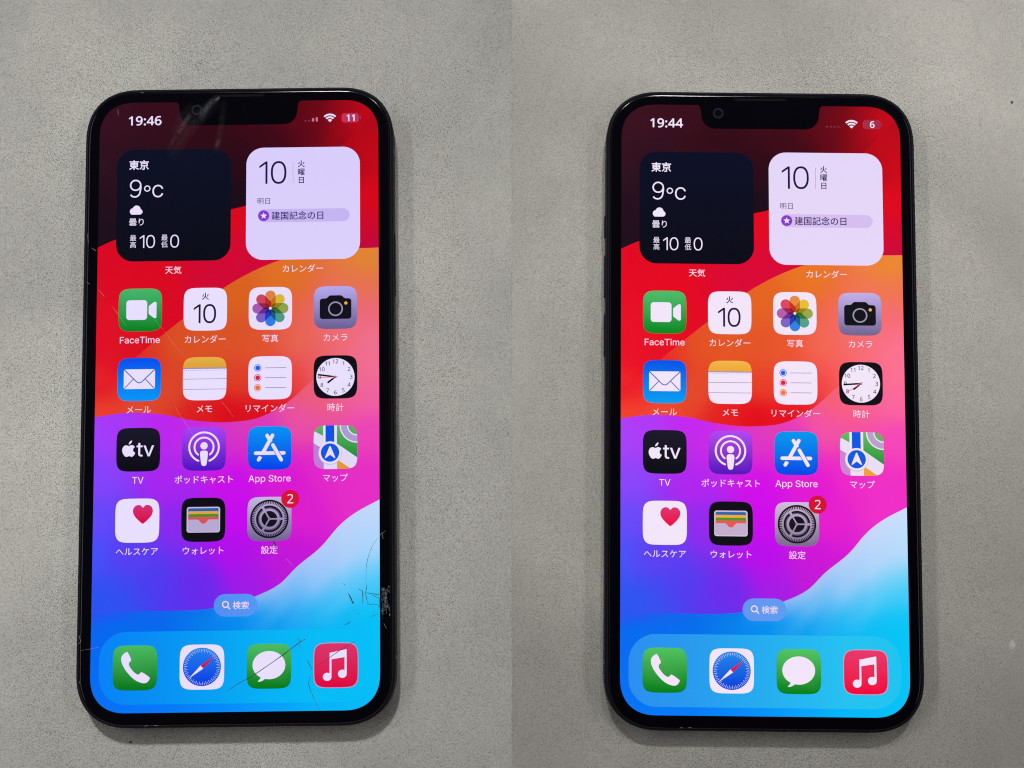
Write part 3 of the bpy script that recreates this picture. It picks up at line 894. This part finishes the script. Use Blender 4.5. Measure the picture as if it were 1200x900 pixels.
def side_bar(name, parent, sx, y0, y1, out, th=0.0027):
    """a key standing proud of the frame's side, with rounded ends"""
    zc = 0.0039; n = 8; prof = []
    L, r = (y1 - y0) / 2, th / 2
    pts = []
    for k in range(n + 1):
        t = math.pi * k / n; pts.append((L - r + r * math.sin(t), r * math.cos(t)))
    for k in range(n + 1):
        t = math.pi * k / n; pts.append((-(L - r) - r * math.sin(t), -r * math.cos(t)))
    rings = []
    for d, s in ((-0.0006, 1.0), (out * 0.7, 1.0), (out * 0.93, 0.95), (out, 0.86)):
        rings.append([(sx * (PW / 2 + d), (y0 + y1) / 2 + u * (1 - (1 - s) * r / L), zc + v * s) for u, v in pts])
    if sx < 0: rings = [list(reversed(rg)) for rg in rings]
    return link(name, loft(name, rings), parent, mats=(M_FRAME,))

def disc(name, parent, cx, cy, r, z, mat, dome=0.0, n=28):
    v = [(0, 0, dome)]; f = []
    for q in (0.5, 0.85, 1.0):
        for k in range(n):
            t = 2 * math.pi * k / n
            v.append((r * q * math.cos(t), r * q * math.sin(t), dome * math.sqrt(max(0, 1 - q * q))))
    for k in range(n): f.append((0, 1 + k, 1 + (k + 1) % n))
    for b in (0, 1):
        for k in range(n):
            a, c = 1 + b * n + k, 1 + b * n + (k + 1) % n
            f.append((a, a + n, c + n, c))
    return link(name, mesh(name, v, f, None, True), parent, (cx, cy, z), (mat,))

def build_phone(loc, rz, label, category, P):
    root = bpy.data.objects.new("smartphone", None)
    root.empty_display_size = 0.01
    COL.objects.link(root)
    root.location = loc; root.rotation_euler = (0, 0, rz)
    root["label"] = label; root["category"] = category; root["group"] = "black smartphones lying face up on the grey surface"
    # metal band with rounded rims
    link("frame", loft("frame", [ring_at(.0009, .0003), ring_at(.0005, .0003), ring_at(.00015, .0006), ring_at(0, .0011), ring_at(0, .0062), ring_at(.00005, .0067),
                                 ring_at(.0002, .00715), ring_at(.0004, .0074), ring_at(.00062, .00748), ring_at(.00075, .0074), ring_at(.0009, .0071)]), root, mats=(M_FRAME,))
    link("back_panel", loft("back_panel", [ring_at(.0014, 0.0), ring_at(.0010, .0001), ring_at(.00095, .0006)]), root, mats=(M_BACK,))
    gl = link("front_glass", loft("front_glass", [ring_at(.00078, .0071), ring_at(.00078, .0075), ring_at(.00088, .00761), ring_at(.00108, .00768), ring_at(.0014, .0077), ring_at(.0022, .0077)]), root, mats=(M_GLASS,))
    side_bar("mute_switch", root, -1, .0388, .0443, .0003)
    side_bar("volume_button", root, -1, .0247, .0347, .0003)
    side_bar("volume_button", root, -1, .0110, .0210, .0003)
    side_bar("power_button", root, 1, .0240, .0390, .0002)
    # antenna breaks in the band
    for sx in (-1, 1):
        for y in (.0585, -.0585):
            v = [(sx * (PW / 2 + d), y + e, z) for d, z in ((4e-6, .0012), (4e-6, .0062), (-.00042, .00742)) for e in (-.0004, .0004)]
            f = [(0, 1, 3, 2), (2, 3, 5, 4)]
            link("antenna_band", mesh("antenna_band", v, f), root, mats=(M_BAND,))
    # earpiece slot and front camera inside the notch
    slot = [(x, y, 0) for x, y in outline(.0118, .00052, .00026, 5, 2.0)]
    link("speaker_slot", mesh("speaker_slot", slot, [tuple(range(len(slot)))]), gl, (.0, .07135, PZ + 8e-6), (M_SLOT,))
    cx, cy = (135.6 - 195) * PT, (422 - 11.4) * PT
    disc("camera_ring", gl, cx, cy, .00125, PZ + 6e-6, M_LENSRING)
    disc("camera_lens", gl, cx, cy, .00082, PZ + 1.2e-5, M_LENS, .000004)
    build_screen(root, PZ + 2e-5, P)
    return root, gl

same = lambda c: c
LEFT = dict(tint=lambda c: tuple(min(255, v * k) for v, k in zip(c, (1.06, 1.07, 1.0))), icon_tint=same, white=(233, 224, 254), icon_white=(232, 222, 253), panel=vgrad(-227, (219, 208, 251), -67, (216, 205, 251)), chip=(196, 180, 242), caption=(240, 214, 240),
            time="19:46", battery="11", charge=2.6, battery_bg=(186, 50, 88), bars=(2.4, 2.4, 5.2, 6.4), weather=((6, 11, 33), (4, 5, 18)), hands=(233, 278, 268),
            pill=((84, 142, 240), (84, 150, 246)), dock=[(0, 130, 246), (0, 142, 243), (0, 158, 242), (0, 176, 244), (0, 188, 246), (0, 190, 246)])
brt = lambda c: tuple(min(255, v * k + a) for v, k, a in zip(c, (1.06, 1.02, 0.97), (3, 4, 2)))
RIGHT = dict(tint=lambda c: tuple(min(255, v * k + a) for v, k, a in zip(c, (1.1, 1.09, 0.99), (2, 2, 2))), icon_tint=brt, white=(241, 230, 250), icon_white=(226, 220, 255), panel=vgrad(-227, (231, 215, 248), -67, (228, 214, 248)), chip=(214, 190, 240), caption=(244, 220, 240),
             time="19:44", battery="6", charge=0.9, battery_bg=(166, 44, 66), bars=(2.4, 2.4, 2.4, 2.4), weather=((6, 11, 34), (6, 5, 19)), hands=(232, 266, 238),
             pill=((98, 150, 240), (96, 156, 240)), dock=[(42, 142, 240), (40, 152, 238), (36, 166, 238), (36, 180, 240), (36, 194, 240), (30, 196, 240)])

left, left_glass = build_phone((-0.06255, 0.0, 0.0), 0.01318, "cracked black smartphone showing 19:46, glass shattered at its lower right edge", "smartphone", LEFT)
right, right_glass = build_phone((0.05707, -0.00102, 0.0), -0.01068, "undamaged black smartphone showing 19:44 with clean unbroken glass", "smartphone", RIGHT)

dark = [[(-1.78, -65.38), (0.75, -63.72), (3.94, -62.06), (10.15, -57.9), (13.36, -55.59), (14.78, -54.57), (15.82, -54.1)], [(13.75, -53.65), (14.22, -54.38), (14.69, -54.66)], [(14.21, -55.12), (14.96, -56.68)], [(17.86, -60.53), (20.5, -58.68), (22.77, -57.11), (25.43, -55.44), (27.13, -54.6)], [(16.08, -58.79), (16.64, -59.89), (17.2, -60.9)], [(16.81, -62.18), (16.47, -63.46), (16.52, -64.46), (17.44, -66.92), (18.82, -69.9)], [(31.89, -31.78), (30.63, -33.68), (29.74, -36.14), (29.32, -38.4), (29.24, -41.58)], [(29.28, -41.96), (29.34, -42.99), (29.2, -43.64), (28.96, -44.11)], [(29.06, -43.83), (29.24, -44.76), (29.56, -46.16)], [(28.48, -43.55), (28.43, -44.21), (28.54, -44.95), (28.46, -46.26)], [(27.55, -43.14), (28.03, -43.39), (28.5, -43.65)], [(29.34, -44.02), (30.67, -44.25), (32.18, -44.56)], [(30.48, -44.48), (31.42, -44.9), (32.17, -45.31)], [(25.23, -44.09), (25.64, -44.78), (26.19, -45.99), (26.44, -46.17), (26.0, -46.36)], [(24.15, -41.89), (24.49, -42.26)], [(29.5, -46.25), (29.88, -46.55), (31.77, -46.71), (32.14, -47.36)], [(24.34, -51.01), (25.19, -50.82), (25.67, -50.32)], [(27.39, -48.64), (27.58, -48.73)], [(29.84, -49.6), (31.17, -49.03), (32.31, -48.56)], [(8.29, -32.15), (8.86, -32.81), (9.25, -33.19)], [(8.58, -32.15), (8.19, -33.47)], [(8.67, -32.62), (9.15, -33.85)], [(8.19, -33.76), (9.25, -33.6)], [(11.06, -35.45), (11.25, -35.82)], [(32.23, -45.12), (32.25, -46.43), (32.19, -47.73)]]
light = [[(-28.64, 21.85), (-27.22, 19.79), (-25.39, 17.17)], [(-19.09, 18.89), (-17.08, 16.38)], [(-16.78, 16.08), (-15.28, 14.07), (-13.68, 11.87), (-11.99, 10.08)], [(-14.11, -1.41), (-12.32, -4.35), (-10.74, -6.6), (-9.65, -8.25)], [(-3.58, -0.4), (-2.2, -1.97), (-0.83, -3.93)], [(11.15, -36.01), (12.29, -37.23), (13.05, -38.08)], [(-32.0, 25.96), (-30.47, 24.03)], [(-34.64, -56.08), (-32.57, -55.7), (-30.49, -55.32)], [(-33.72, 35.66), (-33.1, 35.15), (-32.6, 34.94)], [(-34.62, 27.58), (-34.02, 27.18)], [(-34.59, 39.06), (-34.61, 38.23), (-34.5, 36.79)], [(33.22, -50.88), (33.77, -51.99)], [(-28.2, 68.39), (-28.07, 66.9)], [(32.19, -31.4), (33.73, -30.07)], [(32.77, -30.64), (33.13, -31.97)], [(-22.94, 72.39), (-22.23, 72.22)], [(-20.07, -73.01), (-19.61, -72.64), (-19.24, -72.64)], [(-18.11, -72.69), (-16.99, -72.76)], [(-34.92, -52.66), (-34.6, -53.96), (-34.97, -54.51)], [(-34.66, -62.8), (-34.5, -63.35)]]
chips = [(33.06, -43.07), (33.34, -42.97), (33.81, -43.25), (34.2, -42.88), (34.34, -43.44), (33.9, -43.81), (32.76, -43.63), (32.56, -44.38), (33.31, -44.93), (33.68, -45.49), (34.07, -45.12), (33.48, -46.24), (34.05, -46.05), (34.32, -46.79), (33.84, -47.16), (33.27, -47.54), (34.4, -47.72), (33.83, -48.28), (32.69, -48.66), (32.5, -48.29), (32.86, -49.4), (34.58, -48.46), (33.11, -45.49), (32.46, -44.75)]
painted_glare = [[(-5.12, 70.7), (-6.24, 69.85), (-7.24, 68.78), (-8.24, 67.29), (-9.04, 65.39)], [(-4.52, 70.99), (-5.02, 70.59), (-5.63, 70.06)], [(-11.08, 67.3), (-12.08, 65.81), (-13.08, 64.12), (-14.07, 62.43)], [(-11.69, 66.56), (-13.08, 64.44), (-14.67, 61.79), (-16.65, 58.21)], [(-10.48, 67.94), (-11.48, 66.24), (-12.47, 64.33)], [(-3.4, 70.48), (-3.69, 67.71), (-4.17, 63.68), (-4.95, 59.46), (-5.54, 57.15)], [(-4.45, 60.94), (-4.85, 59.99), (-5.35, 59.04)], [(-6.37, 60.52), (-7.77, 58.62), (-9.56, 56.1)]]

# ------------------------------------------------------------------ damage and painted glare on the left phone's glass
def ribbon(name, pts, w, z, mat, parent, k=4, taper=True, rise=0.0):
    P = catmull(pts, False, k) if len(pts) > 2 else [tuple(pts[0][a] + (pts[1][a] - pts[0][a]) * t / 4 for a in (0, 1)) for t in range(5)]
    v = []; f = []; n = len(P)
    for i, (x, y) in enumerate(P):
        p, q = P[max(0, i - 1)], P[min(n - 1, i + 1)]
        d = math.hypot(q[0] - p[0], q[1] - p[1]) or 1
        s = (0.35 + 0.65 * math.sin(math.pi * (0.06 + 0.88 * i / (n - 1)))) if taper else 1.0
        s *= random.uniform(0.65, 1.25)
        nx, ny = -(q[1] - p[1]) / d * w / 2 * s, (q[0] - p[0]) / d * w / 2 * s
        v += [((x + nx) * 1e-3, (y + ny) * 1e-3, z), (x * 1e-3, y * 1e-3, z + rise), ((x - nx) * 1e-3, (y - ny) * 1e-3, z)]
    for i in range(n - 1):
        a = 3 * i
        f += [(a, a + 1, a + 4, a + 3), (a + 1, a + 2, a + 5, a + 4)]
    return link(name, mesh(name, v, f), parent, mats=(mat,))

WIDTHS = [0.22, 0.13, 0.09, 0.14, 0.16, 0.15, 0.09, 0.16, 0.14, 0.26, 0.14, 0.2, 0.16, 0.3, 0.16, 0.12, 0.18, 0.22, 0.09, 0.24, 0.2, 0.22, 0.16, 0.2, 0.12]
ZC = PZ + 2.1e-4
for pts, w in zip(dark, WIDTHS):
    ribbon("crack", pts, w * 0.95, ZC, M_CRACK, left_glass)
for i, pts in enumerate(light):
    ribbon("scratch", pts, 0.045 if i < 8 else 0.07, ZC, M_HAIR, left_glass)
v = []; f = []
for x, y in chips:
    for _ in range(2):
        a = random.uniform(0, 6.28); s = random.uniform(0.08, 0.36); wd = s * random.uniform(0.15, 0.45)
        cx, cy = min(34.5, x + random.uniform(-.5, .5)), y + random.uniform(-.55, .55)
        b = len(v); zz = PZ + 3e-5; d = (math.cos(a), math.sin(a)); e = (-d[1], d[0]); h = random.uniform(2e-5, 1.3e-4)
        for u, w, q in ((-1, 0, 0), (random.uniform(-.3, .5), 1, h), (1, random.uniform(-.4, .4), h * .4), (random.uniform(-.4, .2), -1, 0)):
            v.append(((cx + d[0] * u * s + e[0] * w * wd) * 1e-3, (cy + d[1] * u * s + e[1] * w * wd) * 1e-3, zz + q))
        f += [(b, b + 1, b + 2), (b, b + 2, b + 3), (b, b + 3, b + 1), (b + 1, b + 3, b + 2)]
sh = link("glass_splinters", mesh("glass_splinters", v, f), left_glass, mats=(M_CHIP,))
sh["kind"] = "stuff"
# hairline web joining the splinters to the point of impact
hub = (33.5, -45.4)
for k, (x, y) in enumerate(chips):
    mid = ((x + hub[0]) / 2 + random.uniform(-.25, .25), (y + hub[1]) / 2 + random.uniform(-.3, .3))
    ribbon("fracture_line", [hub if k % 2 else chips[(k * 7 + 3) % len(chips)], mid, (x, y)], 0.05, PZ + 1.8e-5 + 1e-7 * k, M_WEB, left_glass)
for cx, cy, s in ((33.0, -45.6, .5), (33.6, -44.2, .45), (33.2, -47.9, .4)):
    P = [(cx + s * random.uniform(.5, 1) * math.cos(k), cy + 1.2 * s * random.uniform(.5, 1) * math.sin(k)) for k in (0, .9, 1.9, 2.8, 3.9, 5.1)]
    link("glass_hollow", mesh("glass_hollow", [(x * 1e-3, y * 1e-3, PZ + 1.5e-5) for x, y in P], [tuple(range(6))]), left_glass, mats=(M_BLACKCHIP,))
# glare beside the notch, painted as pale translucent streaks
def glare_mark(pts, w, strength):
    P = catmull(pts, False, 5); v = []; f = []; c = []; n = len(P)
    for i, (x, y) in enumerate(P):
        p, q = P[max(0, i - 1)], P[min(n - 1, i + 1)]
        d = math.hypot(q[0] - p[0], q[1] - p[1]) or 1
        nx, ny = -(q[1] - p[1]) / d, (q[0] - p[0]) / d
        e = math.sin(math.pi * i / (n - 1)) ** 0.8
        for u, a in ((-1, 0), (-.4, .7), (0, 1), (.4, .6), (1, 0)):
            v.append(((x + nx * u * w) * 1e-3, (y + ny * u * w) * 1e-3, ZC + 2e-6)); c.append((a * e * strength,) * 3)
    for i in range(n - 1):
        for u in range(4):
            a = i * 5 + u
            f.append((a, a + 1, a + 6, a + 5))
    return link("painted_glare", mesh("painted_glare", v, f, c), left_glass, mats=(M_GLARE,))
for pts, w, s in zip(painted_glare[:7], (0.95, 0.5, 0.75, 0.8, 0.7, 1.0, 0.65, 1.0), (0.085, 0.16, 0.085, 0.025, 0.02, 0.012, 0.07, 0.0)):
    glare_mark(pts, w, s)
glare_mark([(-4.6, 70.6), (-8.0, 67.6), (-12.0, 62.8), (-16.0, 56.5)], 2.0, 0.018)
glare_mark([(-10.4, 69.6), (-13.4, 66.0), (-15.4, 62.0)], 1.4, 0.012)
# a few nicks on the right phone's lower rim
for pts in ([(-19.0, -72.7), (-18.4, -72.5)], [(-17.2, -72.6), (-16.4, -72.5)]):
    ribbon("scratch", pts, 0.1, PZ + 8e-6, M_HAIR, right_glass)

# ------------------------------------------------------------------ small things lying on the surface
def pebble(name, x, y, r, h, mat, seed, label, cat, group=None):
    r, h = r * 1e-3, h * 1e-3
    rnd = random.Random(seed); n = 10; rings = []
    rad = [r * rnd.uniform(0.7, 1.2) for _ in range(n)]
    for q, z in ((1.0, 0.0), (0.92, h * .5), (0.55, h * .93), (0.2, h)):
        rings.append([(rad[k] * q * math.cos(6.2832 * k / n), rad[k] * q * math.sin(6.2832 * k / n), z) for k in range(n)])
    o = link(name, loft(name, rings), None, (x * 1e-3, y * 1e-3, 0.0), (mat,))
    o["label"] = label; o["category"] = cat
    if group: o["group"] = group
    return o
pebble("dirt_speck", 118.6, 72.0, .34, .2, M_SPECK, 1, "dark speck of dirt near the upper right corner of the surface", "speck", "specks on the surface")
pebble("dirt_speck", -86.3, -77.1, .26, .15, M_SPECK, 2, "tiny dark speck below the cracked phone's lower left corner", "speck", "specks on the surface")
pebble("dirt_speck", -10.5, 79.7, .2, .12, M_SPECK, 3, "tiny dark speck above the gap between the two phones", "speck", "specks on the surface")

def droplet():
    m, nt, N, L, p = new_mat("clear_liquid")
    p.inputs["Base Color"].default_value = (1, 1, 1, 1)
    p.inputs["Roughness"].default_value = 0.02
    p.inputs["Alpha"].default_value = 0.14
    p.inputs["Specular IOR Level"].default_value = 0.9
    n = 28; rings = []
    for k in range(8):
        t = math.pi / 2 * k / 8
        rings.append([(.0009 * math.cos(t) * math.cos(6.2832 * j / n) * (1 + .08 * math.sin(2 * 6.2832 * j / n)), .0011 * math.cos(t) * math.sin(6.2832 * j / n), .0006 * math.sin(t)) for j in range(n)])
    o = link("clear_droplet", loft("clear_droplet", rings), None, (.1140, -.0553, 1e-5), (m,))
    o["label"] = "small clear droplet on the surface at the right edge of the picture"
    o["category"] = "droplet"
droplet()
